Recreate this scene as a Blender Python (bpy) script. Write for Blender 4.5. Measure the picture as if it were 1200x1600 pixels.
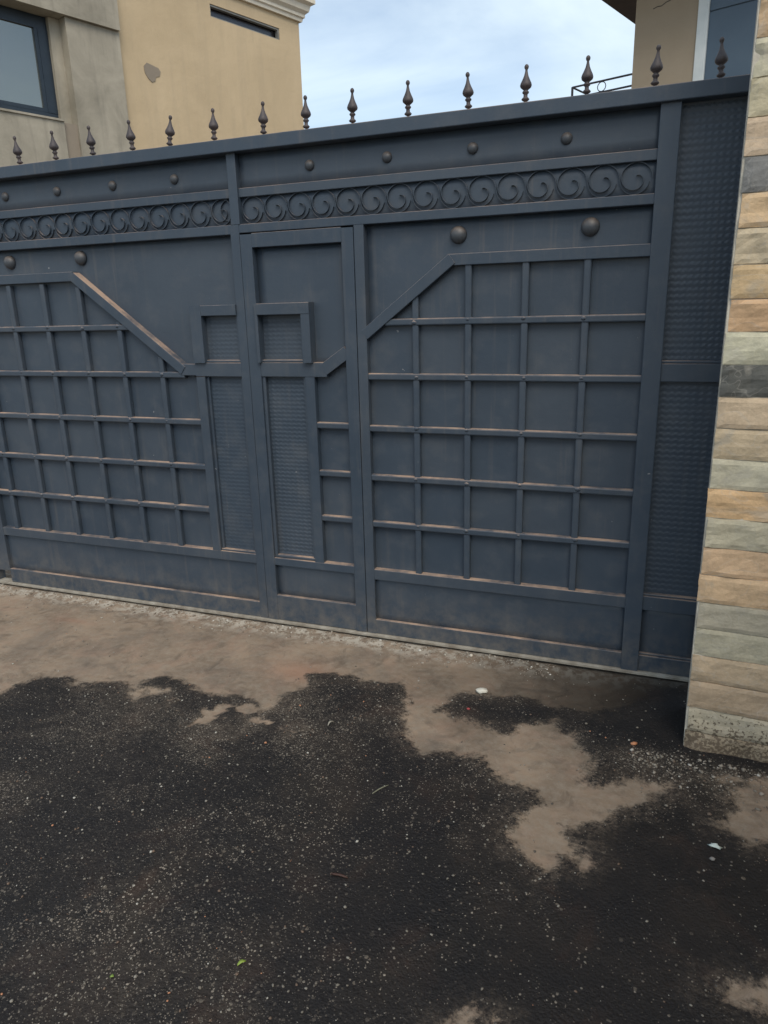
import bpy, bmesh, math, random
import numpy as np
from mathutils import Vector, Matrix, noise
random.seed(7)
R = math.radians
sc = bpy.context.scene
for o in list(bpy.data.objects): bpy.data.objects.remove(o)

# ------------------------------------------------------------------ camera, sky, sun, exposure
cam_d = bpy.data.cameras.new('camera'); cam = bpy.data.objects.new('camera', cam_d)
sc.collection.objects.link(cam); sc.camera = cam
cam_d.sensor_fit = 'VERTICAL'; cam_d.sensor_height = 36.0; cam_d.lens = 36.0 * 1120 / 1600
cam_d.clip_start = 0.05; cam_d.clip_end = 600
cr = Vector((0.93539653, 0.3526406, -0.02603737)); cu = Vector((-0.07369079, 0.26642682, 0.96103404))
cf = Vector((-0.34583667, 0.89702919, -0.27520108))
cam.matrix_world = Matrix(((cr.x, cu.x, -cf.x, 0.0), (cr.y, cu.y, -cf.y, -3.235),
                           (cr.z, cu.z, -cf.z, 1.682), (0, 0, 0, 1)))
SUN_EL, SUN_AZ = R(50), R(148)          # azimuth clockwise from +Y: behind the viewer, to the right
world = bpy.data.worlds.new('World'); sc.world = world; world.use_nodes = True
wn, wl = world.node_tree.nodes, world.node_tree.links
bg = wn['Background']; bg.inputs['Strength'].default_value = 0.12
sky = wn.new('ShaderNodeTexSky'); sky.sky_type = 'NISHITA'; sky.sun_disc = False
sky.sun_elevation = SUN_EL; sky.sun_rotation = SUN_AZ; sky.air_density = 1.0; sky.dust_density = 1.2; sky.ozone_density = 1.15
tc = wn.new('ShaderNodeTexCoord')
mp = wn.new('ShaderNodeMapping'); mp.inputs['Scale'].default_value = (1.0, 1.0, 3.2)
cn = wn.new('ShaderNodeTexNoise'); cn.inputs['Scale'].default_value = 1.3; cn.inputs['Detail'].default_value = 7; cn.inputs['Roughness'].default_value = 0.55
cn.inputs['Distortion'].default_value = 0.5
rp = wn.new('ShaderNodeValToRGB'); rp.color_ramp.elements[0].position = 0.38; rp.color_ramp.elements[1].position = 0.68
rp.color_ramp.elements[0].color = (0.10, 0.10, 0.10, 1); rp.color_ramp.elements[1].color = (0.72, 0.72, 0.72, 1)
mx = wn.new('ShaderNodeMixRGB'); mx.inputs['Color2'].default_value = (7.0, 7.9, 8.1, 1)
wl.new(tc.outputs['Generated'], mp.inputs['Vector']); wl.new(mp.outputs['Vector'], cn.inputs['Vector'])
wl.new(cn.outputs['Fac'], rp.inputs['Fac']); wl.new(rp.outputs['Color'], mx.inputs['Fac'])
wl.new(sky.outputs['Color'], mx.inputs['Color1']); wl.new(mx.outputs['Color'], bg.inputs['Color'])
sun_d = bpy.data.lights.new('sun', 'SUN'); sun_d.energy = 1.7; sun_d.angle = R(35); sun_d.color = (1.0, 0.9, 0.76)
sun = bpy.data.objects.new('sun', sun_d); sc.collection.objects.link(sun)
sd = Vector((math.sin(SUN_AZ) * math.cos(SUN_EL), math.cos(SUN_AZ) * math.cos(SUN_EL), math.sin(SUN_EL)))
sun.rotation_euler = sd.to_track_quat('Z', 'Y').to_euler(); sun.location = sd * 50
sc.view_settings.view_transform = 'Standard'; sc.view_settings.look = 'None'
sc.view_settings.exposure = 0.45; sc.view_settings.gamma = 1.0
sc.view_settings.use_curve_mapping = False
sc.render.resolution_x = 768; sc.render.resolution_y = 1024

# ------------------------------------------------------------------ helpers
COL = sc.collection
def empty(name, label, cat, loc=(0, 0, 0), rotz=0, group=None):
    o = bpy.data.objects.new(name, None); COL.objects.link(o); o.location = loc; o.rotation_euler = (0, 0, rotz)
    o.empty_display_size = 0.1
    tag(o, label, cat, group); return o
def tag(o, label=None, cat=None, group=None, kind=None):
    if label: o['label'] = label
    if cat: o['category'] = cat
    if group: o['group'] = group
    if kind: o['kind'] = kind
    return o
def obj(name, me, parent=None, loc=None, rot=None):
    o = bpy.data.objects.new(name, me); COL.objects.link(o)
    if parent: o.parent = parent
    if loc: o.location = loc
    if rot: o.rotation_euler = rot
    return o
def mk(name, vs, fs, mat, smooth=False, fix=True):
    me = bpy.data.meshes.new(name); me.from_pydata([tuple(v) for v in vs], [], fs)
    if fix:
        bm = bmesh.new(); bm.from_mesh(me); bmesh.ops.recalc_face_normals(bm, faces=bm.faces); bm.to_mesh(me); bm.free()
    me.materials.append(mat)
    if smooth: me.polygons.foreach_set('use_smooth', [True] * len(me.polygons))
    me.update(); return me
class MB:
    def __init__(s): s.v = []; s.f = []
    def add(s, vs, fs):
        k = len(s.v); s.v += [tuple(v) for v in vs]; s.f += [[i + k for i in f] for f in fs]; return s
    def prism(s, prof, p0, p1, ax1, ax2):
        n = len(prof); vs = []
        for p in (p0, p1):
            for a, b in prof: vs.append(Vector(p) + Vector(ax1) * a + Vector(ax2) * b)
        fs = [[i, (i + 1) % n, n + (i + 1) % n, n + i] for i in range(n)] + [list(range(n - 1, -1, -1)), list(range(n, 2 * n))]
        return s.add(vs, fs)
    def box(s, x0, x1, y0, y1, z0, z1):
        return s.add([(x0, y0, z0), (x1, y0, z0), (x1, y1, z0), (x0, y1, z0), (x0, y0, z1), (x1, y0, z1), (x1, y1, z1), (x0, y1, z1)],
                     [[0, 3, 2, 1], [4, 5, 6, 7], [0, 1, 5, 4], [1, 2, 6, 5], [2, 3, 7, 6], [3, 0, 4, 7]])
    def bar(s, x0, z0, x1, z1, w, yf, yb, c=0.003):
        """square tube in the gate plane with eased front edges"""
        d = Vector((x1 - x0, 0, z1 - z0)).normalized(); t = Vector((-d.z, 0, d.x)); h = w / 2
        prof = [(-h, yb), (-h, yf + c), (-h + c * .3, yf + c * .3), (-h + c, yf), (h - c, yf), (h - c * .3, yf + c * .3), (h, yf + c), (h, yb)]
        return s.prism(prof, (x0, 0, z0), (x1, 0, z1), t, (0, 1, 0))
    def rect(s, x0, x1, z0, z1, yf, yb, c=0.003):
        if x1 - x0 > z1 - z0: zc = (z0 + z1) / 2; return s.bar(x0, zc, x1, zc, z1 - z0, yf, yb, c)
        xc = (x0 + x1) / 2; return s.bar(xc, z0, xc, z1, x1 - x0, yf, yb, c)
    def me(s, name, mat, smooth=False): return mk(name, s.v, s.f, mat, smooth)

def lathe(prof, seg, mat, name, axis='z'):
    vs, fs = [], []
    for r, h in prof:
        for k in range(seg):
            a = 2 * math.pi * k / seg
            vs.append((r * math.cos(a), r * math.sin(a), h) if axis == 'z' else (r * math.cos(a), -h, r * math.sin(a)))
    n = len(prof)
    for i in range(n - 1):
        for k in range(seg):
            fs.append([i * seg + k, i * seg + (k + 1) % seg, (i + 1) * seg + (k + 1) % seg, (i + 1) * seg + k])
    fs.append(list(range(seg))); fs.append([(n - 1) * seg + k for k in range(seg)])
    return mk(name, vs, fs, mat, True)

# ------------------------------------------------------------------ materials
def mat(name):
    m = bpy.data.materials.new(name); m.use_nodes = True
    return m, m.node_tree.nodes, m.node_tree.links, m.node_tree.nodes['Principled BSDF']
def N(n, t, **k):
    x = n.new(t)
    for a, b in k.items():
        if a in x.inputs: x.inputs[a].default_value = b
        else: setattr(x, a, b)
    return x
def ramp(n, l, src, p0, c0, p1, c1):
    r = n.new('ShaderNodeValToRGB'); e = r.color_ramp.elements
    e[0].position = p0; e[1].position = p1
    e[0].color = (*c0, 1) if len(c0) == 3 else c0; e[1].color = (*c1, 1) if len(c1) == 3 else c1
    l.new(src, r.inputs['Fac']); return r.outputs['Color']
def g3(v): return (v, v, v)
def mixc(n, l, fac, a, b, mode='MIX'):
    m = n.new('ShaderNodeMixRGB'); m.blend_type = mode
    for i, v in ((0, fac), (1, a), (2, b)):
        if isinstance(v, (int, float)): m.inputs[i].default_value = v
        elif isinstance(v, tuple): m.inputs[i].default_value = (*v, 1)
        else: l.new(v, m.inputs[i])
    return m.outputs[0]
def math_(n, l, op, a, b=None, clamp=False):
    m = n.new('ShaderNodeMath'); m.operation = op; m.use_clamp = clamp
    for i, v in ((0, a), (1, b)):
        if v is None: continue
        if isinstance(v, (int, float)): m.inputs[i].default_value = v
        else: l.new(v, m.inputs[i])
    return m.outputs[0]
def noise_(n, l, vec, scale, detail=4, rough=0.55, dist=0.0):
    t = N(n, 'ShaderNodeTexNoise', Scale=scale, Detail=detail, Roughness=rough, Distortion=dist)
    if vec is not None: l.new(vec, t.inputs['Vector'])
    return t.outputs['Fac']
def bump_(n, l, h, strength, dist, prev=None):
    b = N(n, 'ShaderNodeBump', Strength=strength, Distance=dist); l.new(h, b.inputs['Height'])
    if prev is not None: l.new(prev, b.inputs['Normal'])
    return b.outputs['Normal']
def pos(n): return n.new('ShaderNodeNewGeometry').outputs['Position']

def gate_paint(name='gate_paint', base=(0.038, 0.057, 0.083), dust=0.85):
    m, n, l, b = mat(name)
    geo = n.new('ShaderNodeNewGeometry'); P = geo.outputs['Position']
    big = noise_(n, l, P, 1.6, 5, 0.6); mid = noise_(n, l, P, 9, 6, 0.65); fine = noise_(n, l, P, 160, 3, 0.6)
    c = mixc(n, l, ramp(n, l, big, 0.35, g3(0), 0.7, g3(1)), tuple(v * 0.88 for v in base), (base[0] * 1.25, base[1] * 1.15, base[2] * 1.08))
    c = mixc(n, l, ramp(n, l, mid, 0.5, g3(0), 0.8, g3(0.30)), c, (0.122, 0.126, 0.128))          # thin dust film, patchy
    oi = n.new('ShaderNodeObjectInfo')
    c = mixc(n, l, math_(n, l, 'MULTIPLY', oi.outputs['Random'], 0.10), c, (0.122, 0.126, 0.128))
    # dried splashes on the lowest part
    sx = n.new('ShaderNodeSeparateXYZ'); l.new(P, sx.inputs[0])
    low = math_(n, l, 'MULTIPLY', ramp(n, l, sx.outputs['Z'], 0.0, g3(1), 0.3, g3(0)), ramp(n, l, noise_(n, l, P, 14, 6, 0.7), 0.38, g3(0), 0.68, g3(1)))
    c = mixc(n, l, math_(n, l, 'MULTIPLY', low, 0.55), c, (0.19, 0.165, 0.135))
    mz = N(n, 'ShaderNodeMapping'); mz.inputs['Scale'].default_value = (26, 26, 1.3); l.new(P, mz.inputs['Vector'])
    run = math_(n, l, 'MULTIPLY', ramp(n, l, noise_(n, l, mz.outputs[0], 1, 4, 0.6), 0.56, g3(0), 0.74, g3(0.34)), ramp(n, l, noise_(n, l, P, 1.1, 3), 0.42, g3(0.1), 0.6, g3(1)))
    c = mixc(n, l, run, c, (0.15, 0.135, 0.12))
    # rain scuffs, tiny pale chips
    chips = ramp(n, l, noise_(n, l, P, 38, 2, 0.5), 0.78, g3(0), 0.80, g3(0.7))
    c = mixc(n, l, chips, c, (0.3, 0.3, 0.3))
    # settled dust on upward faces
    sn = n.new('ShaderNodeSeparateXYZ'); l.new(geo.outputs['True Normal'], sn.inputs[0])
    up = ramp(n, l, sn.outputs['Z'], 0.3, g3(0), 0.75, g3(1))
    dn = ramp(n, l, noise_(n, l, P, 3.3, 6, 0.75), 0.38, g3(0.06), 0.60, g3(1))
    d = math_(n, l, 'MULTIPLY', math_(n, l, 'MULTIPLY', up, dn), dust)
    dc = mixc(n, l, noise_(n, l, P, 3), (0.36, 0.28, 0.215), (0.52, 0.34, 0.235))
    c = mixc(n, l, d, c, dc)
    l.new(c, b.inputs['Base Color'])
    rr = ramp(n, l, mid, 0.3, g3(0.34), 0.75, g3(0.56)); l.new(mixc(n, l, d, rr, g3(0.9)), b.inputs['Roughness'])
    b.inputs['Specular IOR Level'].default_value = 0.42
    nn = bump_(n, l, fine, 0.25, 0.0015)
    nn = bump_(n, l, noise_(n, l, P, 22, 3), 0.22, 0.004, nn)
    l.new(nn, b.inputs['Normal']); return m
M_GATE = gate_paint()
def simple(name, c0, c1, scale, rough, bump=0.2, bd=0.003, sc2=80, metal=0.0, coords='pos'):
    m, n, l, b = mat(name); P = pos(n)
    c = mixc(n, l, ramp(n, l, noise_(n, l, P, scale, 6, 0.6), 0.35, g3(0), 0.68, g3(1)), c0, c1)
    l.new(c, b.inputs['Base Color']); b.inputs['Roughness'].default_value = rough; b.inputs['Metallic'].default_value = metal
    l.new(bump_(n, l, noise_(n, l, P, sc2, 4, 0.6), bump, bd), b.inputs['Normal']); return m
M_FIN = simple('finial_iron', (0.036, 0.032, 0.036), (0.075, 0.058, 0.055), 25, 0.6)
M_STUD = None
def stud_mat():
    m, n, l, b = mat('dusty_stud'); geo = n.new('ShaderNodeNewGeometry')
    sn = n.new('ShaderNodeSeparateXYZ'); l.new(geo.outputs['Normal'], sn.inputs[0])
    up = math_(n, l, 'MULTIPLY', ramp(n, l, sn.outputs['Z'], 0.0, g3(0), 0.8, g3(0.9)), ramp(n, l, noise_(n, l, geo.outputs['Position'], 60, 4), 0.3, g3(0.4), 0.6, g3(1)))
    l.new(mixc(n, l, up, (0.05, 0.058, 0.068), (0.17, 0.135, 0.11)), b.inputs['Base Color']); b.inputs['Roughness'].default_value = 0.5
    return m
M_STUD = stud_mat()

def stone_mat():
    m, n, l, b = mat('split_stone'); oi = n.new('ShaderNodeObjectInfo')
    geo = n.new('ShaderNodeNewGeometry'); P = geo.outputs['Position']
    off = n.new('ShaderNodeVectorMath'); off.operation = 'ADD'; l.new(P, off.inputs[0])
    cb = n.new('ShaderNodeCombineXYZ'); k = math_(n, l, 'MULTIPLY', oi.outputs['Random'], 37.0)
    l.new(k, cb.inputs[0]); l.new(k, cb.inputs[1]); l.new(cb.outputs[0], off.inputs[1]); V = off.outputs[0]
    mp_ = N(n, 'ShaderNodeMapping'); mp_.inputs['Scale'].default_value = (1, 1, 1.25); l.new(V, mp_.inputs['Vector'])
    big = noise_(n, l, mp_.outputs[0], 9, 6, 0.6, 1.2)
    c = mixc(n, l, 1.0, oi.outputs['Color'], ramp(n, l, big, 0.25, (0.78, 0.76, 0.72), 0.75, (1.24, 1.18, 1.08)), 'MULTIPLY')
    c = mixc(n, l, 0.35, c, mixc(n, l, 1.0, oi.outputs['Color'], ramp(n, l, noise_(n, l, V, 90, 5, 0.7), 0.3, g3(0.65), 0.7, g3(1.25)), 'MULTIPLY'))
    # rusty / grey blotches
    c = mixc(n, l, ramp(n, l, noise_(n, l, mp_.outputs[0], 5, 3, 0.5, 2.0), 0.60, g3(0), 0.72, g3(0.5)), c, (0.36, 0.34, 0.29))
    # pale or dark veins
    vn = noise_(n, l, mp_.outputs[0], 3.2, 2, 0.5, 2.5)
    vein = ramp(n, l, math_(n, l, 'ABSOLUTE', math_(n, l, 'SUBTRACT', vn, 0.5)), 0.003, g3(0.2), 0.012, g3(0))
    c = mixc(n, l, vein, c, (0.5, 0.48, 0.43))
    # mud splashed over the lowest courses
    sx = n.new('ShaderNodeSeparateXYZ'); l.new(P, sx.inputs[0])
    zz = ramp(n, l, sx.outputs['Z'], 0.03, g3(1), 0.27, g3(0))
    sp = math_(n, l, 'ADD', math_(n, l, 'MULTIPLY', zz, 0.30), noise_(n, l, P, 85, 4, 0.6))
    c = mixc(n, l, ramp(n, l, sp, 0.74, g3(0), 0.80, g3(0.85)), c, (0.075, 0.058, 0.042))
    film = math_(n, l, 'MULTIPLY', ramp(n, l, sx.outputs['Z'], 0.0, g3(0.75), 0.13, g3(0)), ramp(n, l, noise_(n, l, P, 12, 5, 0.6), 0.3, g3(0.4), 0.6, g3(1)))
    c = mixc(n, l, film, c, (0.16, 0.12, 0.085))
    l.new(c, b.inputs['Base Color']); b.inputs['Roughness'].default_value = 0.82; b.inputs['Specular IOR Level'].default_value = 0.3
    nn = bump_(n, l, noise_(n, l, mp_.outputs[0], 9, 7, 0.6, 0.3), 0.5, 0.014)
    nn = bump_(n, l, noise_(n, l, V, 120, 4, 0.65), 0.35, 0.002, nn); l.new(nn, b.inputs['Normal']); return m
M_STONE = stone_mat()
M_MORTAR = simple('pale_mortar', (0.42, 0.38, 0.31), (0.60, 0.57, 0.49), 18, 0.9, 0.4, 0.003, 140)

def plaster(name, c0, c1, streak=(0.2, 0.19, 0.17), amt=0.35, s=0.9):
    m, n, l, b = mat(name); P = pos(n)
    c = mixc(n, l, ramp(n, l, noise_(n, l, P, s, 7, 0.62, 0.6), 0.3, g3(0), 0.72, g3(1)), c0, c1)
    mpz = N(n, 'ShaderNodeMapping'); mpz.inputs['Scale'].default_value = (3.2, 3.2, 0.35); l.new(P, mpz.inputs['Vector'])
    st = ramp(n, l, noise_(n, l, mpz.outputs[0], 2.2, 5, 0.6), 0.5, g3(0), 0.8, g3(amt)); c = mixc(n, l, st, c, streak)
    l.new(c, b.inputs['Base Color']); b.inputs['Roughness'].default_value = 0.9; b.inputs['Specular IOR Level'].default_value = 0.2
    nn = bump_(n, l, noise_(n, l, P, 40, 5, 0.7), 0.3, 0.006); nn = bump_(n, l, noise_(n, l, P, 5, 4), 0.25, 0.03, nn)
    l.new(nn, b.inputs['Normal']); return m
M_TAN = plaster('tan_render', (0.46, 0.36, 0.23), (0.545, 0.43, 0.28), (0.37, 0.30, 0.21))
M_GREY = plaster('grey_cement_render', (0.24, 0.22, 0.175), (0.40, 0.365, 0.295), (0.14, 0.13, 0.11), 0.5, 1.6)
M_PATCH = plaster('patch_render', (0.23, 0.195, 0.155), (0.27, 0.23, 0.18))
M_BEIGE = plaster('beige_render', (0.31, 0.255, 0.185), (0.35, 0.29, 0.215), (0.27, 0.22, 0.16), 0.2)
M_CREAM = plaster('cream_moulding', (0.62, 0.57, 0.47), (0.7, 0.65, 0.55), (0.4, 0.37, 0.31), 0.3)
M_WHITE = simple('white_trim', (0.55, 0.60, 0.60), (0.66, 0.70, 0.69), 3, 0.6)
M_BROWN = simple('dark_brown_boards', (0.035, 0.024, 0.020), (0.06, 0.042, 0.034), 4, 0.7)
M_TILE = simple('brown_roof', (0.12, 0.06, 0.045), (0.18, 0.09, 0.06), 6, 0.8)
M_FRAME = simple('blue_grey_frame', (0.012, 0.022, 0.034), (0.020, 0.032, 0.046), 5, 0.4)
M_BLUEP = simple('blue_grey_sheet', (0.060, 0.095, 0.135), (0.072, 0.11, 0.15), 2, 0.45)
M_RAIL = simple('railing_iron', (0.05, 0.055, 0.07), (0.07, 0.07, 0.085), 12, 0.5)
def glass(name, col, rough=0.06):
    m, n, l, b = mat(name); b.inputs['Base Color'].default_value = (*col, 1); b.inputs['Roughness'].default_value = rough
    b.inputs['Specular IOR Level'].default_value = 0.9
    l.new(bump_(n, l, noise_(n, l, pos(n), 1.3, 2), 0.08, 0.05), b.inputs['Normal']); return m
M_GLASS = glass('reflective_window_glass', (0.27, 0.28, 0.25), 0.03); M_GLASS.node_tree.nodes['Principled BSDF'].inputs['Metallic'].default_value = 0.75
M_SLIT = glass('slit_glass', (0.02, 0.016, 0.018), 0.25)

# ------------------------------------------------------------------ ground
def sdf_poly(px, py, poly):
    d = np.full(px.shape, 1e9); ins = np.zeros(px.shape, bool); n = len(poly)
    for i in range(n):
        ax, ay = poly[i]; bx, by = poly[(i + 1) % n]
        ex, ey = bx - ax, by - ay; t = np.clip(((px - ax) * ex + (py - ay) * ey) / (ex * ex + ey * ey + 1e-12), 0, 1)
        d = np.minimum(d, np.hypot(px - ax - t * ex, py - ay - t * ey))
        c = ((ay > py) != (by > py)); 
        with np.errstate(divide='ignore', invalid='ignore'):
            ins ^= c & (px < (bx - ax) * (py - ay) / (by - ay + 1e-12) + ax)
    return np.where(ins, d, -d)
DRY_A = [(-5.2, 0.3), (-5.2, -1.9), (-4.1, -1.6), (-3.4, -1.5), (-2.95, -1.25), (-2.754, -1.106), (-2.730, -0.942), (-2.589, -0.883), (-2.478, -0.917), (-2.274, -0.826), (-2.164, -0.883), (-2.194, -0.800), (-2.121, -0.712), (-1.940, -0.761), (-1.838, -0.806), (-1.691, -0.770), (-1.498, -0.820), (-1.502, -0.726), (-1.424, -0.593), (-1.464, -0.479), (-1.351, -0.430), (-1.191, -0.455), (-0.993, -0.440), (-0.935, -0.557), (-0.935, -0.608), (-0.882, -0.803), (-0.769, -0.914), (-0.600, -0.870), (-0.518, -0.895), (-0.444, -0.976), (-0.317, -1.009), (-0.292, -1.077), (-0.327, -1.168), (-0.355, -1.227), (-0.329, -1.299), (-0.250, -1.339), (-0.211, -1.368), (-0.181, -1.341), (-0.187, -1.300), (-0.119, -1.294), (-0.109, -1.333), (-0.092, -1.267), (-0.147, -1.227), (-0.189, -1.186), (-0.134, -1.141), (-0.078, -1.103), (-0.034, -1.007), (0.050, -0.961), (0.133, -0.868), (0.133, -0.824), (0.032, -0.804), (-0.105, -0.904), (-0.158, -0.914), (-0.139, -0.825), (-0.150, -0.707), (-0.251, -0.579), (-0.315, -0.541), (-0.386, -0.594), (-0.477, -0.668), (-0.644, -0.634), (-0.797, -0.611), (-0.771, -0.469), (-0.729, -0.426), (-0.564, -0.407), (-0.50, -0.37), (-0.35, -0.42), (-0.12, -0.40), (0.05, -0.22), (0.10, -0.10), (0.4, -0.05), (0.5, 0.3)]
DRY_C = [(0.303, -0.953), (0.339, -0.863), (0.354, -0.793), (0.450, -0.674), (0.535, -0.680), (0.6, -0.9), (0.499, -0.960), (0.436, -1.009), (0.379, -1.047), (0.337, -1.015), (0.282, -0.999)]
DRY_D = [(0.234, -1.646), (0.280, -1.611), (0.434, -1.538), (0.6, -1.6), (0.426, -1.627), (0.291, -1.662)]
DRY_E = [(-0.381, -1.952), (-0.315, -1.894), (-0.271, -1.913), (-0.278, -1.982), (-0.363, -2.012)]
X0, X1, Y0, Y1, ST = -5.2, 2.8, -4.6, 0.30, 0.0165
nx, ny = int((X1 - X0) / ST) + 1, int((Y1 - Y0) / ST) + 1
gx, gy = np.meshgrid(np.linspace(X0, X1, nx), np.linspace(Y0, Y1, ny)); gx = gx.ravel(); gy = gy.ravel()
dry = np.maximum.reduce([sdf_poly(gx, gy, p) for p in (DRY_A, DRY_C, DRY_D, DRY_E)])
HALF_F = [(-2.236, -0.936), (-2.218, -0.870), (-2.071, -0.779), (-1.955, -0.815), (-2.122, -0.986)]
dry = np.maximum(dry, sdf_poly(gx, gy, HALF_F) - 0.035)
def blob(cx, cy, rx, ry, ang=0.0):
    c, s = math.cos(ang), math.sin(ang); dx, dy = gx - cx, gy - cy
    return np.exp(-(((dx * c + dy * s) / rx) ** 2 + ((-dx * s + dy * c) / ry) ** 2))
gw = np.array([0.22 * noise.fractal((gx[i] * 2.5, gy[i] * 2.5, 9), 1, 2, 3) for i in range(nx * ny)]) if True else 0
gn = np.array([noise.fractal((gx[i] * 9, gy[i] * 9, 4), 1, 2, 5) for i in range(nx * ny)])
dry = np.where((dry < 0) & (gy > -1.6), np.maximum(dry, dry * 0.15 - 0.085 + 0.16 * (blob(-1.62, -0.93, 0.42, 0.16, 0.15) + .75 * blob(0.3, -0.70, 0.4, 0.08, -0.1)) * (0.55 + gn)), dry)
tone = np.clip(1.0 - 0.66 * np.clip((gx + gw + 1.15) / 0.9, 0, 1) * np.clip((gy + gw + 0.62) / 0.25, 0, 1), 0, 1)     # darker concrete by the right leaf
tone *= 1 - 0.85 * blob(0.1, -0.25, 0.30, 0.27)  # gap between pillar and gate: dark asphalt tone with its shade painted in
agg = np.clip(0.24 + 1.15 * blob(-1.75, -1.00, 0.62, 0.28, 0.3) + 0.40 * blob(-2.1, -1.6, 1.1, 0.7) + 0.85 * blob(0.15, -0.68, 0.5, 0.10, -0.1)
              + 0.22 * blob(-1.0, -2.1, 0.6, 0.3) - 0.2 * blob(-0.3, -1.75, 0.7, 0.35) - 0.3 * blob(0.15, -1.25, 0.4, 0.22) - 0.9 * blob(0.1, -0.22, 0.26, 0.26), 0.03, 1)
red = np.clip(0.7 * blob(-1.52, -0.47, 0.16, 0.10) + 0.5 * blob(-3.05, -0.33, 0.12, 0.03) + 0.3 * blob(-0.65, -1.75, 0.25, 0.2), 0, 1)
gz = np.empty(nx * ny)
for i in range(nx * ny):
    x, y = gx[i], gy[i]
    gz[i] = 0.006 * noise.noise((x * 2.1, y * 2.1, 0)) + 0.0022 * noise.noise((x * 14, y * 14, 3)) + (0.0028 * noise.noise((x * 40, y * 40, 5)) if y > -3 else 0)
gz += -0.006 * np.clip(dry / 0.02, -1, 1) * 0.5 - 0.003
gz -= 0.012 * np.clip((gy + 0.03) / 0.02, 0, 1)                      # the slot the gate runs over
gz += 0.007 * np.exp(-((gy + 0.055) / 0.03) ** 2) * (0.5 + 0.5 * np.sin(gx * 9 + 2 * np.sin(gx * 23)))
I = np.arange(nx * ny).reshape(ny, nx)
faces = np.stack([I[:-1, :-1], I[:-1, 1:], I[1:, 1:], I[1:, :-1]], -1).reshape(-1, 4)
me = bpy.data.meshes.new('driveway'); me.vertices.add(nx * ny); me.vertices.foreach_set('co', np.stack([gx, gy, gz], -1).ravel())
me.loops.add(faces.size); me.loops.foreach_set('vertex_index', faces.ravel().astype(np.int32)); me.polygons.add(len(faces))
me.polygons.foreach_set('loop_start', np.arange(0, faces.size, 4, dtype=np.int32)); me.polygons.foreach_set('use_smooth', np.ones(len(faces), bool))
me.update(calc_edges=True); me.validate()
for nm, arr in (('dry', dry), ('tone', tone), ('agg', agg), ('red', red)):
    a = me.attributes.new(nm, 'FLOAT', 'POINT'); a.data.foreach_set('value', arr.astype(np.float32))

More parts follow.
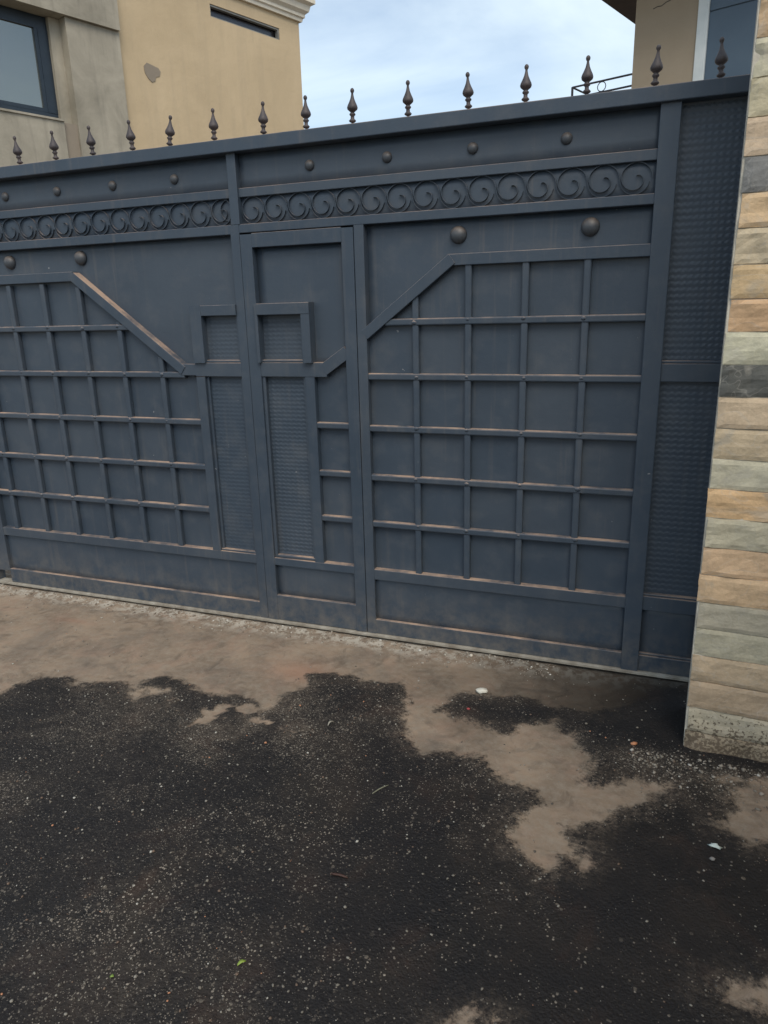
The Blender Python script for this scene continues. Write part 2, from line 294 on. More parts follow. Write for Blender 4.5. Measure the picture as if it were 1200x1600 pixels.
def ground_mat():
    m, n, l, b = mat('worn_asphalt_and_concrete'); P = pos(n)
    def A(nm): a = n.new('ShaderNodeAttribute'); a.attribute_name = nm; return a.outputs['Fac']
    # outline of the tar layer: signed distance plus ragged noise
    d = math_(n, l, 'ADD', A('dry'), math_(n, l, 'MULTIPLY', math_(n, l, 'SUBTRACT', noise_(n, l, P, 11, 7, 0.68), 0.5), 0.22))
    d = math_(n, l, 'ADD', d, math_(n, l, 'MULTIPLY', math_(n, l, 'SUBTRACT', noise_(n, l, P, 90, 4, 0.7), 0.5), 0.05))
    mk_ = ramp(n, l, math_(n, l, 'ADD', d, 0.5), 0.486, g3(0), 0.520, g3(1))
    # concrete with dust
    c1 = mixc(n, l, ramp(n, l, noise_(n, l, P, 3.0, 7, 0.62, 0.4), 0.33, g3(0), 0.66, g3(1)), (0.158, 0.124, 0.093), (0.29, 0.22, 0.158))
    c1 = mixc(n, l, ramp(n, l, noise_(n, l, P, 28, 6, 0.7), 0.42, g3(0), 0.72, g3(0.65)), c1, (0.29, 0.25, 0.20))
    c1 = mixc(n, l, ramp(n, l, noise_(n, l, P, 8, 5, 0.65, 1.0), 0.52, g3(0), 0.70, g3(0.6)), c1, (0.09, 0.073, 0.058))
    c1 = mixc(n, l, math_(n, l, 'MULTIPLY', A('red'), 0.75), c1, (0.30, 0.155, 0.10))
    sy = n.new('ShaderNodeSeparateXYZ'); l.new(P, sy.inputs[0])
    c1 = mixc(n, l, ramp(n, l, noise_(n, l, P, 4.5, 5, 0.7, 1.2), 0.5, g3(0), 0.7, g3(0.5)), c1, (0.30, 0.205, 0.15))
    c1 = mixc(n, l, ramp(n, l, noise_(n, l, P, 1.9, 5, 0.7, 0.5), 0.5, g3(0), 0.68, g3(0.5)), c1, (0.12, 0.105, 0.09))
    edge = ramp(n, l, sy.outputs['Y'], -0.2 + 0.0, g3(0), 0.0, g3(1))
    eg = math_(n, l, 'MULTIPLY', ramp(n, l, math_(n, l, 'ADD', sy.outputs['Y'], 1.0), 0.80, g3(0), 0.93, g3(1)), ramp(n, l, noise_(n, l, P, 16, 6, 0.7), 0.46, g3(0), 0.56, g3(0.75)))
    c1 = mixc(n, l, eg, c1, (0.45, 0.42, 0.36))
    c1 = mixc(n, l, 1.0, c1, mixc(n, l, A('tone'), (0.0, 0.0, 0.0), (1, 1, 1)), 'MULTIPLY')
    # tar with aggregate
    c2 = mixc(n, l, ramp(n, l, noise_(n, l, P, 2.6, 6, 0.6), 0.4, g3(0), 0.65, g3(1)), (0.0105, 0.0100, 0.0105), (0.023, 0.0185, 0.0160))
    c2 = mixc(n, l, ramp(n, l, noise_(n, l, P, 3.7, 5, 0.65, 0.8), 0.55, g3(0), 0.72, g3(0.7)), c2, (0.045, 0.027, 0.020))
    lf = noise_(n, l, P, 6, 5, 0.65)
    dens = math_(n, l, 'MULTIPLY', A('agg'), math_(n, l, 'ADD', math_(n, l, 'MULTIPLY', lf, 1.6), -0.15))
    # dust lying on the tar
    dst = math_(n, l, 'MULTIPLY', ramp(n, l, noise_(n, l, P, 20, 7, 0.75), 0.38, g3(0), 0.64, g3(1)), ramp(n, l, A('agg'), 0.3, g3(0.12), 0.9, g3(0.70)))
    c2 = mixc(n, l, dst, c2, (0.075, 0.063, 0.050))
    heights = None
    for sca, k, cc, th in ((72, 0.6, (0.095, 0.084, 0.070), 0.62), (125, 1.05, (0.20, 0.182, 0.155), 0.60), (240, 1.3, (0.20, 0.182, 0.155), 0.55)):
        v = N(n, 'ShaderNodeTexVoronoi', Scale=sca, Randomness=1.0); l.new(P, v.inputs['Vector'])
        sep = n.new('ShaderNodeSeparateColor'); l.new(v.outputs['Color'], sep.inputs[0])
        pick = math_(n, l, 'LESS_THAN', sep.outputs[0], math_(n, l, 'MULTIPLY', dens, k * 0.62))
        rad = math_(n, l, 'LESS_THAN', v.outputs['Distance'], math_(n, l, 'ADD', math_(n, l, 'MULTIPLY', sep.outputs[1], 0.35), 0.15))
        f = math_(n, l, 'MULTIPLY', pick, rad)
        col = mixc(n, l, 1.0, cc, ramp(n, l, sep.outputs[2], 0.0, (0.35, 0.33, 0.31), 1.0, (1.45, 1.4, 1.35)), 'MULTIPLY')
        c2 = mixc(n, l, f, c2, col)
        hh = math_(n, l, 'MULTIPLY', math_(n, l, 'SUBTRACT', 1.0, v.outputs['Distance']), 0.6 if sca < 200 else 0.3)
        heights = hh if heights is None else math_(n, l, 'ADD', heights, hh)
    fade = math_(n, l, 'MULTIPLY', ramp(n, l, math_(n, l, 'ADD', d, 0.5), 0.40, g3(0), 0.50, g3(1)), ramp(n, l, noise_(n, l, P, 45, 6, 0.8), 0.42, g3(0), 0.62, g3(0.75)))
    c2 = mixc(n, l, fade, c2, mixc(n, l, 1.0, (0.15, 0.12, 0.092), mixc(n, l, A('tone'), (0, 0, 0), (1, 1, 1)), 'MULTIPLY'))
    c2 = mixc(n, l, ramp(n, l, noise_(n, l, P, 1.7, 4, 0.6, 1.0), 0.42, g3(0), 0.60, g3(0.72)), c2, (0.011, 0.0105, 0.0115))
    l.new(mixc(n, l, mk_, c2, c1), b.inputs['Base Color'])
    l.new(mixc(n, l, mk_, ramp(n, l, noise_(n, l, P, 5, 4), 0.35, g3(0.62), 0.7, g3(0.9)), g3(0.92)), b.inputs['Roughness'])
    b.inputs['Specular IOR Level'].default_value = 0.28
    hb = math_(n, l, 'MULTIPLY', heights, mixc(n, l, mk_, g3(1), g3(0.08)))
    nn = bump_(n, l, hb, 0.9, 0.004)
    nn = bump_(n, l, noise_(n, l, P, 60, 6, 0.7), 0.4, 0.004, nn)
    nn = bump_(n, l, d, 0.3, 0.02, nn) if False else nn
    l.new(nn, b.inputs['Normal']); return m
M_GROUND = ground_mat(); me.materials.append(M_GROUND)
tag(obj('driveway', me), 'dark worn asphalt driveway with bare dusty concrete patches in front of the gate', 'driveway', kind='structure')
M_FAR = simple('compacted_earth', (0.15, 0.12, 0.095), (0.22, 0.18, 0.14), 0.8, 0.95, 0.5, 0.02, 12)
# the ground beyond: a frame of four quads round the driveway patch, out to the horizon
B = 400; g = MB(); z = -0.014
for (a, b_, c, d) in ((-B, B, -B, Y0), (-B, B, Y1, B), (-B, X0, Y0, Y1), (X1, B, Y0, Y1)):
    g.add([(a, c, z), (b_, c, z), (b_, d, z), (a, d, z)], [[0, 1, 2, 3]])
tag(obj('ground', g.me('ground', M_FAR)), 'bare compacted earth round the driveway and houses', 'ground', kind='structure')

# ------------------------------------------------------------------ gate
gate = empty('metal_gate', 'dark blue-grey sheet steel driveway gate with spear points along its top rail', 'gate', (0, 0, 0))
def part(name, mb, m=M_GATE, parent=gate, smooth=False, label=None):
    o = obj(name, mb.me(name, m, smooth), parent)
    if label: o['label'] = label
    return o
def sheet(name, x0, x1, z0, z1, y, parent=gate, amp=0.0022, step=0.05, hf=None, m=M_GATE, stepz=None):
    nx_, nz_ = max(2, int((x1 - x0) / step) + 1), max(2, int((z1 - z0) / (stepz or step)) + 1)
    vs, fs = [], []; sd_ = random.random() * 50
    for j in range(nz_):
        for i in range(nx_):
            x = x0 + (x1 - x0) * i / (nx_ - 1); zz = z0 + (z1 - z0) * j / (nz_ - 1)
            h = amp * noise.noise((x * 3.1 + sd_, zz * 3.1, sd_)) + (hf(x, zz) if hf else 0)
            vs.append((x, y - h, zz))
    k = nx_ * nz_
    for j in range(nz_ - 1):
        for i in range(nx_ - 1): a = j * nx_ + i; fs.append([a, a + 1, a + nx_ + 1, a + nx_])
    vs += [(x0, y + .006, z0), (x1, y + .006, z0), (x1, y + .006, z1), (x0, y + .006, z1)]
    fs.append([k + 3, k + 2, k + 1, k])
    fs.append([k, k + 1] + list(range(nx_ - 1, -1, -1))); fs.append([k + 2, k + 3] + list(range((nz_ - 1) * nx_, nz_ * nx_)))
    fs.append([k + 3, k] + [j * nx_ for j in range(nz_)]); fs.append([k + 1, k + 2] + [j * nx_ + nx_ - 1 for j in range(nz_ - 1, -1, -1)])
    sm_ = mk(name, vs, fs, m, True, fix=False); [setattr(p_, 'use_smooth', False) for p_ in list(sm_.polygons)[-5:]]; return obj(name, sm_, parent)
M_EMB = gate_paint('embossed_paint', dust=0.12)
def scallop(px, pz, a):
    def f(x, z_):
        s = 0.18 * math.sin(2 * math.pi * x / px)
        t = ((z_ / pz + s) % 1.0)
        ridge = (t / 0.72) if t < 0.72 else (1 - t) / 0.28
        return a * ridge * (0.72 + 0.28 * math.cos(2 * math.pi * x / px + 1.0)) * (0.85 + 0.3 * noise.noise((x * 6, z_ * 6, 1)))
    return f
GX0, GX1 = -4.10, 0.36
YS = 0.047           # back sheets
# back sheets
sheet('sheet_panel', -3.90, -1.98, 2.225, 2.42, 0.038); sheet('sheet_panel', -1.98, -0.04, 2.225, 2.42, 0.038)
sheet('sheet_panel', -3.90, -1.98, 2.06, 2.225, 0.034); sheet('sheet_panel', -1.98, -0.04, 2.06, 2.225, 0.034)
sheet('sheet_panel', -3.90, -1.985, 1.30, 2.06, YS, amp=.003)
part('door_stop', MB().box(-1.985, -1.33, .0605, .066, 2.01, 2.07)); part('door_stop', MB().box(-1.985, -1.94, .0605, .066, .01, 2.008)); part('door_stop', MB().box(-1.38, -1.33, .0605, .066, .01, 2.008))
sheet('sheet_panel', -1.33, -0.04, 1.50, 2.06, YS, amp=.003)
# long members
def R_(name, x0, x1, z0, z1, yf, yb=0.060, c=0.003, parent=gate, label=None): return part(name, MB().rect(x0, x1, z0, z1, yf, yb, c), parent=parent, label=label)
R_('top_rail', GX0, GX1, 2.398, 2.456, -0.026, 0.055, 0.004)
R_('rail', GX0, -2.004, 2.205, 2.246, 0.014); R_('rail', -1.955, -0.070, 2.205, 2.246, 0.014)
R_('rail', GX0, -2.004, 2.040, 2.084, 0.003); R_('rail', -1.990, -0.070, 2.044, 2.084, 0.003)
R_('divider', -2.004, -1.955, 2.084, 2.398, 0.000)
R_('stile', -3.99, -3.872, 0.09, 2.398, 0.0)
R_('stile', -4.10, -3.992, 0.0, 2.398, 0.004)
R_('stile', -2.012, -1.963, 0.012, 2.082, 0.0)
R_('stile', -1.360, -1.311, 0.012, 2.044, 0.0)
R_('stile', -0.072, 0.004, 0.012, 2.398, -0.006)
R_('stile', 0.245, 0.33, 0.012, 2.398, 0.0)
# left leaf lower parts
R_('rail', -3.872, -2.012, 0.334, 0.387, 0.002); R_('rail', -3.872, -2.012, 0.012, 0.104, 0.002)
sheet('sheet_panel', -3.90, -1.99, 0.08, 0.36, 0.022, amp=0.003)
R_('stile', -2.290, -2.237, 0.387, 1.352, 0.001)
for q in ((-2.235, -2.012, 0.387, 0.398, 0.010), (-2.237, -2.222, 0.398, 1.35, 0.018), (-2.026, -2.0125, 0.398, 1.35, 0.014)): part('moulding', MB().rect(*q, 0.04, 0.003))
# right leaf lower parts
R_('rail', -1.311, -0.072, 0.318, 0.374, 0.002); R_('rail', -1.311, -0.072, 0.012, 0.092, 0.002)
sheet('sheet_panel', -1.33, -0.05, 0.07, 0.34, 0.022, amp=0.003)
# ornamented side column
CX0, CX1 = 0.004, 0.245
R_('rail', CX0, CX1, 1.350, 1.425, 0.004); R_('rail', CX0, CX1, 0.318, 0.386, 0.004); R_('rail', CX0, CX1, 0.012, 0.090, 0.004)
for q in ((1.425, 1.437), (0.386, 0.396), (0.09, 0.10)): part('moulding', MB().rect(CX0, CX1, *q, 0.012, 0.04, 0.004))
sheet('embossed_panel', CX0 - .01, CX1 + .01, 1.40, 2.42, 0.036, step=0.006, stepz=0.0032, m=M_EMB, hf=scallop(0.024, 0.0246, 0.0036), amp=0.002)
sheet('embossed_panel', CX0 - .01, CX1 + .01, 0.36, 1.37, 0.036, step=0.006, stepz=0.0032, m=M_EMB, hf=scallop(0.030, 0.0246, 0.0028), amp=0.002)
sheet('sheet_panel', CX0 - .01, CX1 + .01, 0.06, 0.34, 0.026)
# bands and diagonals
def D_(name, x0, z0, x1, z1, w, yf=0.0, yb=0.06, parent=gate): return part(name, MB().bar(x0, z0, x1, z1, w, yf, yb, 0.003), parent=parent)
R_('rail', -3.872, -3.022, 1.859, 1.909, 0.003)
dust_bar = D_('diagonal_bar', -3.030, 1.884, -2.368, 1.384, 0.050, -0.001); dust_bar['label'] = 'long diagonal bar with orange dust along its upper edge'
R_('rail', -2.385, -2.290, 1.358, 1.418, 0.003); R_('rail', -2.290, -2.012, 1.354, 1.425, 0.002)
D_('diagonal_bar', -1.322, 1.556, -0.895, 1.878, 0.050, -0.001)
R_('rail', -0.915, -0.072, 1.849, 1.898, 0.003)
# raised square box beside the door, left
part('box_frame', MB().rect(-2.287, -2.218, 1.425, 1.712, -0.012, 0.05).rect(-2.218, -2.012, 1.660, 1.712, -0.010, 0.05)
     .rect(-2.218, -2.012, 1.425, 1.438, 0.008, 0.04).rect(-2.024, -2.0125, 1.438, 1.660, 0.010, 0.04))
sheet('embossed_panel', -2.23, -2.0, 1.42, 1.68, 0.034, step=0.006, stepz=0.004, m=M_EMB, hf=scallop(0.028, 0.0215, 0.0022), amp=0.001)
sheet('embossed_panel', -2.25, -2.0, 0.37, 1.37, 0.034, step=0.006, stepz=0.004, m=M_EMB, hf=scallop(0.028, 0.0215, 0.0022), amp=0.002)
# cells of the grids, each a plate of its own
def clip(poly, a, b_, c):      # keep a*x+b*z<=c
    out = []
    for i in range(len(poly)):
        p, q = poly[i], poly[(i + 1) % len(poly)]; fp = a * p[0] + b_ * p[1] - c; fq = a * q[0] + b_ * q[1] - c
        if fp <= 0: out.append(p)
        if (fp < 0 < fq) or (fq < 0 < fp): t = fp / (fp - fq); out.append((p[0] + t * (q[0] - p[0]), p[1] + t * (q[1] - p[1])))
    return out
def line_cut(x0, z0, x1, z1, keep):
    a, b_ = (z1 - z0), -(x1 - x0); c = a * x0 + b_ * z0
    if a * keep[0] + b_ * keep[1] > c: a, b_, c = -a, -b_, -c
    return a, b_, c
def grid(xs, zs, cut, parent=gate, y=0.038, nm='grid_plate'):
    for i in range(len(xs) - 1):
        for j in range(len(zs) - 1):
            poly = [(xs[i], zs[j]), (xs[i + 1], zs[j]), (xs[i + 1], zs[j + 1]), (xs[i], zs[j + 1])]
            if cut: poly = clip(poly, *cut)
            if len(poly) < 3: continue
            cx = sum(p[0] for p in poly) / len(poly); cz = sum(p[1] for p in poly) / len(poly)
            tx, tz = random.uniform(-.008, .008), random.uniform(-.008, .008); bul = random.uniform(-.0015, .0015)
            n_ = len(poly); f = lambda p: y + tx * (p[0] - cx) + tz * (p[1] - cz)
            vs = [(cx, y - bul, cz)]
            mid = [((p[0] + cx) / 2, f(p) - bul * .75, (p[1] + cz) / 2) for p in poly]; out = [(p[0], f(p), p[1]) for p in poly]
            back = [(p[0], f(p) + .004, p[1]) for p in poly]
            vs += mid + out + out + back
            fs = [[0, 1 + k, 1 + (k + 1) % n_] for k in range(n_)]
            fs += [[1 + k, 1 + n_ + k, 1 + n_ + (k + 1) % n_, 1 + (k + 1) % n_] for k in range(n_)]
            fs += [[1 + 2 * n_ + k, 1 + 3 * n_ + k, 1 + 3 * n_ + (k + 1) % n_, 1 + 2 * n_ + (k + 1) % n_] for k in range(n_)]
            fs.append([1 + 3 * n_ + k for k in range(n_)])
            pm = mk(nm, vs, fs, M_GATE, True, fix=False); [setattr(p_, 'use_smooth', False) for p_ in pm.polygons if p_.index >= 2 * n_]; obj(nm, pm, parent)
cutL = line_cut(-3.030, 1.884, -2.368, 1.384, (-3.8, 0.5)); cutR = line_cut(-1.322, 1.556, -0.895, 1.878, (-0.5, 0.5))
LX = [-3.762, -3.509, -3.2625, -3.011, -2.764, -2.514]; ZB = [1.617 - .006, 1.366 - .006, 1.115 - .006, .868 - .006, .625 - .006]
RX = [-1.072, -0.823, -0.571, -0.314]
grid([-3.89] + LX + [-2.26], [0.36] + ZB[::-1] + [1.88], cutL); grid([-1.335] + RX + [-0.05], [0.35] + ZB[::-1] + [1.87], cutR)
def zdiagL(x): return 1.851 if x < -3.03 else 1.862 - (x + 3.030) * (0.5 / 0.662) - 0.02
def xdiagL(z_): return -3.030 + (1.884 - z_) * 0.662 / 0.5 - 0.03
def zdiagR(x): return 1.855 if x > -0.90 else 1.556 + (x + 1.322) * 0.322 / 0.427 - 0.02
def xdiagR(z_): return -1.322 + (z_ - 1.556) * 0.427 / 0.322 + 0.03
BW = 0.031
for x in LX: part('grid_bar', MB().bar(x, 0.385, x, min(1.862, zdiagL(x)), BW, 0.009, 0.034, 0.006))
for z_ in ZB: part('grid_bar', MB().bar(-3.872, z_, min(-2.289, xdiagL(z_)), z_, BW, 0.005, 0.033, 0.006))
for x in RX: part('grid_bar', MB().bar(x, 0.372, x, min(1.851, zdiagR(x)), BW, 0.009, 0.034, 0.006))
for z_ in ZB: part('grid_bar', MB().bar(max(-1.312, xdiagR(z_)), z_, -0.071, z_, BW, 0.005, 0.033, 0.006))
# weld beads where the bars cross: tiny, joined
wb = MB()
def bead(cx, cz, y, r):
    vs, fs = [], []
    for i in range(4):
        for k in range(7):
            a = 2 * math.pi * k / 7 + i; rr = r * math.cos(i * .5) * random.uniform(.8, 1.15)
            vs.append((cx + rr * math.cos(a), y - r * .55 * math.sin(i * .5), cz + rr * .8 * math.sin(a)))
    for i in range(3):
        for k in range(7): fs.append([i * 7 + k, i * 7 + (k + 1) % 7, (i + 1) * 7 + (k + 1) % 7, (i + 1) * 7 + k])
    fs.append(list(range(21, 28))); wb.add(vs, fs)
for x in RX + LX:
    for z_ in ZB:
        if (x in RX and z_ < zdiagR(x)) or (x in LX and z_ < zdiagL(x)):
            bead(x + random.uniform(-.006, .006), z_ + random.uniform(-.003, .008), 0.007, random.uniform(.009, .014))
wo = part('weld_beads', wb, smooth=True); wo['kind'] = 'stuff'
# dusty lip under the gate
part('bottom_flange', MB().rect(GX0, GX1, -0.003, 0.0115, -0.014, 0.05, 0.002), simple('dried_mud', (0.20, 0.175, 0.14), (0.36, 0.34, 0.29), 14, .9))

# pedestrian door
dm = MB()
dm.rect(-1.9605, -1.896, 0.014, 2.036, -0.002, 0.05).rect(-1.423, -1.3625, 0.014, 2.036, -0.002, 0.05).rect(-1.896, -1.423, 1.974, 2.040, -0.001, 0.05)
dm.rect(-1.896, -1.423, 0.337, 0.380, 0.001, 0.05).rect(-1.896, -1.423, 0.014, 0.160, 0.001, 0.05)
dm.rect(-1.650, -1.598, 0.380, 1.356, 0.001, 0.05)
door = part('pedestrian_door', dm, label='narrow pedestrian door set between the two leaves')
sheet('door_sheet', -1.90, -1.41, 1.40, 1.99, 0.038, parent=door, amp=.004); sheet('door_sheet', -1.90, -1.41, 0.14, 0.36, 0.022, parent=door, amp=.002)
R_('door_rail', -1.896, -1.530, 1.356, 1.427, 0.001, parent=door)
D_('diagonal_bar', -1.545, 1.392, -1.415, 1.478, 0.060, 0.000, 0.05, parent=door)
part('box_frame', MB().rect(-1.902, -1.884, 1.427, 1.713, -0.018, 0.05).rect(-1.884, -1.598, 1.658, 1.713, -0.022, 0.05).rect(-1.645, -1.598, 1.427, 1.658, -0.022, 0.05)
     .rect(-1.884, -1.645, 1.427, 1.440, 0.004, 0.05, 0.005).rect(-1.660, -1.6455, 1.440, 1.658, 0.004, 0.045), parent=door)
part('door_moulding', MB().rect(-1.896, -1.650, 0.380, 0.398, 0.010, 0.045, 0.005).rect(-1.896, -1.878, 0.398, 1.356, 0.008, 0.045).rect(-1.664, -1.6505, 0.398, 1.356, 0.012, 0.045), parent=door)
sheet('embossed_panel', -1.89, -1.64, 1.42, 1.67, 0.034, parent=door, step=0.006, stepz=0.004, m=M_EMB, hf=scallop(0.028, 0.0215, 0.0022), amp=0.001)
sheet('embossed_panel', -1.89, -1.64, 0.37, 1.37, 0.034, parent=door, step=0.006, stepz=0.004, m=M_EMB, hf=scallop(0.028, 0.0215, 0.0036), amp=0.002)
grid([-1.61, -1.41], [0.37, .627, .868, 1.115, 1.40], None, parent=door, nm='door_plate')
for z_ in (1.115, .868, .627): part('door_bar', MB().bar(-1.598, z_, -1.423, z_, BW, 0.007, 0.034, 0.006), parent=door)

# studs
def dome(r, h): return lathe([(r * math.cos(a), h * math.sin(a)) for a in [i * math.pi / 2 / 6.3 for i in range(7)]], 18, M_STUD, 'stud', 'y')
ds, dl = dome(0.024, 0.020), dome(0.038, 0.032)
for x in (-3.82, -3.446, -3.080, -2.713, -2.331, -1.583, -1.202, -0.814, -0.424): obj('stud', ds, gate, (x, 0.038, 2.318))
for x in (-3.495, -2.988, -0.877, -0.314): obj('stud', dl, gate, (x, 0.0455, 1.978))
# spear points along the top
fp = [(0.005, 0), (0.005, 0.010), (0.012, 0.013), (0.0165, 0.018), (0.0125, 0.023), (0.0085, 0.026), (0.008, 0.036), (0.013, 0.041), (0.0135, 0.045), (0.008, 0.051), (0.013, 0.055),
      (0.0215, 0.062), (0.0235, 0.069), (0.0215, 0.077), (0.014, 0.092), (0.0085, 0.105), (0.0055, 0.118), (0.0045, 0.126), (0.008, 0.131), (0.009, 0.137), (0.0065, 0.143), (0.002, 0.146)]
fm = lathe(fp, 12, M_FIN, 'finial')
LEAN = {-2.323: -7, -3.034: -4, -3.28: -4, -0.591: -3, -1.351: -3, 0.131: 5}
for x in (-3.77, -3.525, -3.28, -3.034, -2.790, -2.541, -2.323, -2.066, -1.799, -1.578, -1.351, -1.092, -0.826, -0.591, -0.351, -0.100, 0.131):
    obj('finial', fm, gate, (x, 0.012, 2.455), (R(random.uniform(-3, 3)), R(LEAN.get(x, random.uniform(-2, 2))), random.random() * 6))
# scrolls
def scroll_mesh(tail=True):
    Rr, p = 0.0605, 0.125; pts = []
    for i in range(40):
        t = i / 39; a = R(455 - 455 * t)
        r = 0.012 + (Rr - 0.012) * max(0.0, min(1, (455 - math.degrees(a)) / 300)) ** 1.15
        pts.append((r * math.cos(a), r * math.sin(a)))
    for i in range(1, 18 if tail else 1):
        t = i / 17; a = R(180 + 165 * t); r = Rr * (1 - 0.35 * max(0, t - .45))
        pts.append((p + (Rr + .002) / Rr * r * math.cos(a), r * math.sin(a)))
    mb = MB(); th = 0.0009; n_ = len(pts); vs = []
    for i, (x, z_) in enumerate(pts):
        a, b_ = pts[max(0, i - 1)], pts[min(n_ - 1, i + 1)]; d = Vector((b_[0] - a[0], b_[1] - a[1])).normalized(); nn = Vector((-d.y, d.x)) * th
        for s, y in ((1, .021), (1, .032), (-1, .032), (-1, .021)): vs.append((x + s * nn.x, y, z_ + s * nn.y))
    fs = [[i * 4 + k, i * 4 + (k + 1) % 4, i * 4 + 4 + (k + 1) % 4, i * 4 + 4 + k] for i in range(n_ - 1) for k in range(4)] + [[3, 2, 1, 0], [n_ * 4 - 4, n_ * 4 - 3, n_ * 4 - 2, n_ * 4 - 1]]
    mb.add(vs, fs); return mb.me('scroll', M_SCROLL)
M_SCROLL = gate_paint('scroll_paint', (0.036, 0.054, 0.078), 0.3)
sm = scroll_mesh(); se = scroll_mesh(False)
for i in range(15): obj('scroll', sm if i else se, gate, (-2.062 - i * 0.1243 + random.uniform(-.0015, .0015), 0, 2.1445 + random.uniform(-.0012, .0012)), (0, R(random.uniform(-1.5, 1.5)), 0))
for i in range(15): obj('scroll', se if i == 14 else sm, gate, (-1.889 + i * 0.1246, 0, 2.1455 + random.uniform(-.001, .001)))
# first half scroll against the divider
obj('scroll', sm, gate, (-2.0135, 0.001, 2.1455))

# ------------------------------------------------------------------ stone-clad pillar
PA = R(-3.5)
pil = empty('stone_pillar', 'gate pillar clad in split stone, tan, grey-green and slate courses', 'pillar', (0.190, -0.545, 0), PA)
part('mortar_core', MB().box(0.002, 1.38, 0.0005, 0.30, -0.05, 2.96), M_MORTAR, pil)
part('coping', MB().box(-0.05, 1.44, -0.05, 0.36, 2.961, 3.04), M_MORTAR, pil)
T = (0.40, 0.28, 0.165); O = (0.47, 0.30, 0.165); G = (0.345, 0.345, 0.27); SL = (0.075, 0.085, 0.092); PB = (0.42, 0.33, 0.245); BG = (0.36, 0.31, 0.225)
courses = [(2.851, BG), (2.744, T), (2.637, G), (2.530, O), (2.423, T), (2.317, G), (2.209, (0.33, 0.31, 0.22)), (2.100, PB), (1.995, (0.125, 0.14, 0.165)), (1.891, (0.42, 0.30, 0.175)),
           (1.782, BG), (1.676, (0.40, 0.29, 0.155)), (1.572, O), (1.465, (0.385, 0.40, 0.32)), (1.358, SL), (1.252, (0.42, 0.33, 0.235)), (1.144, (0.38, 0.31, 0.215)),
           (1.038, (0.38, 0.38, 0.31)), (0.932, (0.52, 0.34, 0.17)), (0.823, (0.345, 0.335, 0.265)), (0.717, (0.47, 0.32, 0.195)), (0.609, (0.43, 0.30, 0.18)),
           (0.506, (0.30, 0.29, 0.245)), (0.396, (0.33, 0.325, 0.26)), (0.290, (0.36, 0.28, 0.195)), (0.174, (0.355, 0.27, 0.19)), (0.074, (0.33, 0.31, 0.25)), (-0.03, (0.27, 0.23, 0.17))]
JO = {0.823: 0.275, 0.609: 0.30, 1.038: 0.40, 0.396: 0.32, 0.290: .5, 0.174: .46, 1.891: 0.46, 0.506: 0.26, 2.637: 0.2}
def stone(x0, x1, z0, z1, seed, rough=0.006, th=0.022):
    nx_, nz_ = max(4, int((x1 - x0) / 0.022)), 7; vs, fs = [], []
    for j in range(nz_ + 1):
        for i in range(nx_ + 1):
            u, w = i / nx_, j / nz_
            x = x0 + (x1 - x0) * u; z_ = z0 + (z1 - z0) * w
            e = min(u * (x1 - x0), (1 - u) * (x1 - x0), w * (z1 - z0), (1 - w) * (z1 - z0))
            h = rough * (noise.fractal((x * 7 + seed, z_ * 11, seed), 1, 2, 4) + .35 * abs(noise.noise((x * 5, z_ * 20 + seed, 3)))) - (0.0035 if e < 1e-6 else 0) + 0.004
            jx = 0.003 * noise.noise((z_ * 30, seed, 1)) if i in (0, nx_) else 0
            jz = 0.0018 * noise.noise((x * 12, seed, 7)) if j in (0, nz_) else 0
            vs.append((x + jx, -h, z_ + jz))
    k = len(vs); W = nx_ + 1
    for j in range(nz_):
        for i in range(nx_): a = j * W + i; fs.append([a, a + 1, a + W + 1, a + W])
    ring = [i for i in range(W)] + [j * W + nx_ for j in range(1, nz_ + 1)] + [nz_ * W + i for i in range(nx_ - 1, -1, -1)] + [j * W for j in range(nz_ - 1, 0, -1)]
    for r_ in ring: v = vs[r_]; vs.append((v[0], th, v[2]))
    m_ = len(ring)
    for i in range(m_): a, b_ = ring[i], ring[(i + 1) % m_]; fs.append([a, k + i, k + (i + 1) % m_, b_])
    fs.append([k + i for i in range(m_)][::-1]); return mk('stone', vs, fs, M_STONE)
for ci, (z0, col) in enumerate(courses):
    z1 = courses[ci - 1][0] if ci else 2.958
    x = random.choice((0.003, 0.006, 0.009))
    if abs(z0 - 0.932) < .01 or abs(z0 - 0.609) < .01: x = -0.002
    first = JO.get(z0, random.uniform(0.34, 0.48))
    while x < 1.375:
        x1 = min(1.38, first if x < 0.05 else x + random.uniform(0.2, 0.42))
        if x1 > 1.30: x1 = 1.38
        cc = col if x < 0.05 else random.choice((T, O, G, BG, PB, T))
        if x >= 0.05 and z0 in (1.038, 0.609, 0.396): cc = (0.42, 0.31, 0.19)
        s = obj('stone', stone(x + .0012, x1 - .0012, z0 + .0018, z1 - .0018, ci * 3.7 + x * 9, random.choice((0.011, 0.008, 0.006))), pil, (0, random.uniform(-.006, -.002), 0))
        k = random.uniform(.94, 1.06); k *= 1.27; gm = (cc[0] + cc[1] + cc[2]) / 3; cc = tuple(gm + (q - gm) * .70 for q in cc); k *= 1.06; s.color = (min(.8, cc[0] * k * 1.06), min(.8, cc[1] * k * 1.02), min(.8, cc[2] * k * .93), 1); x = x1

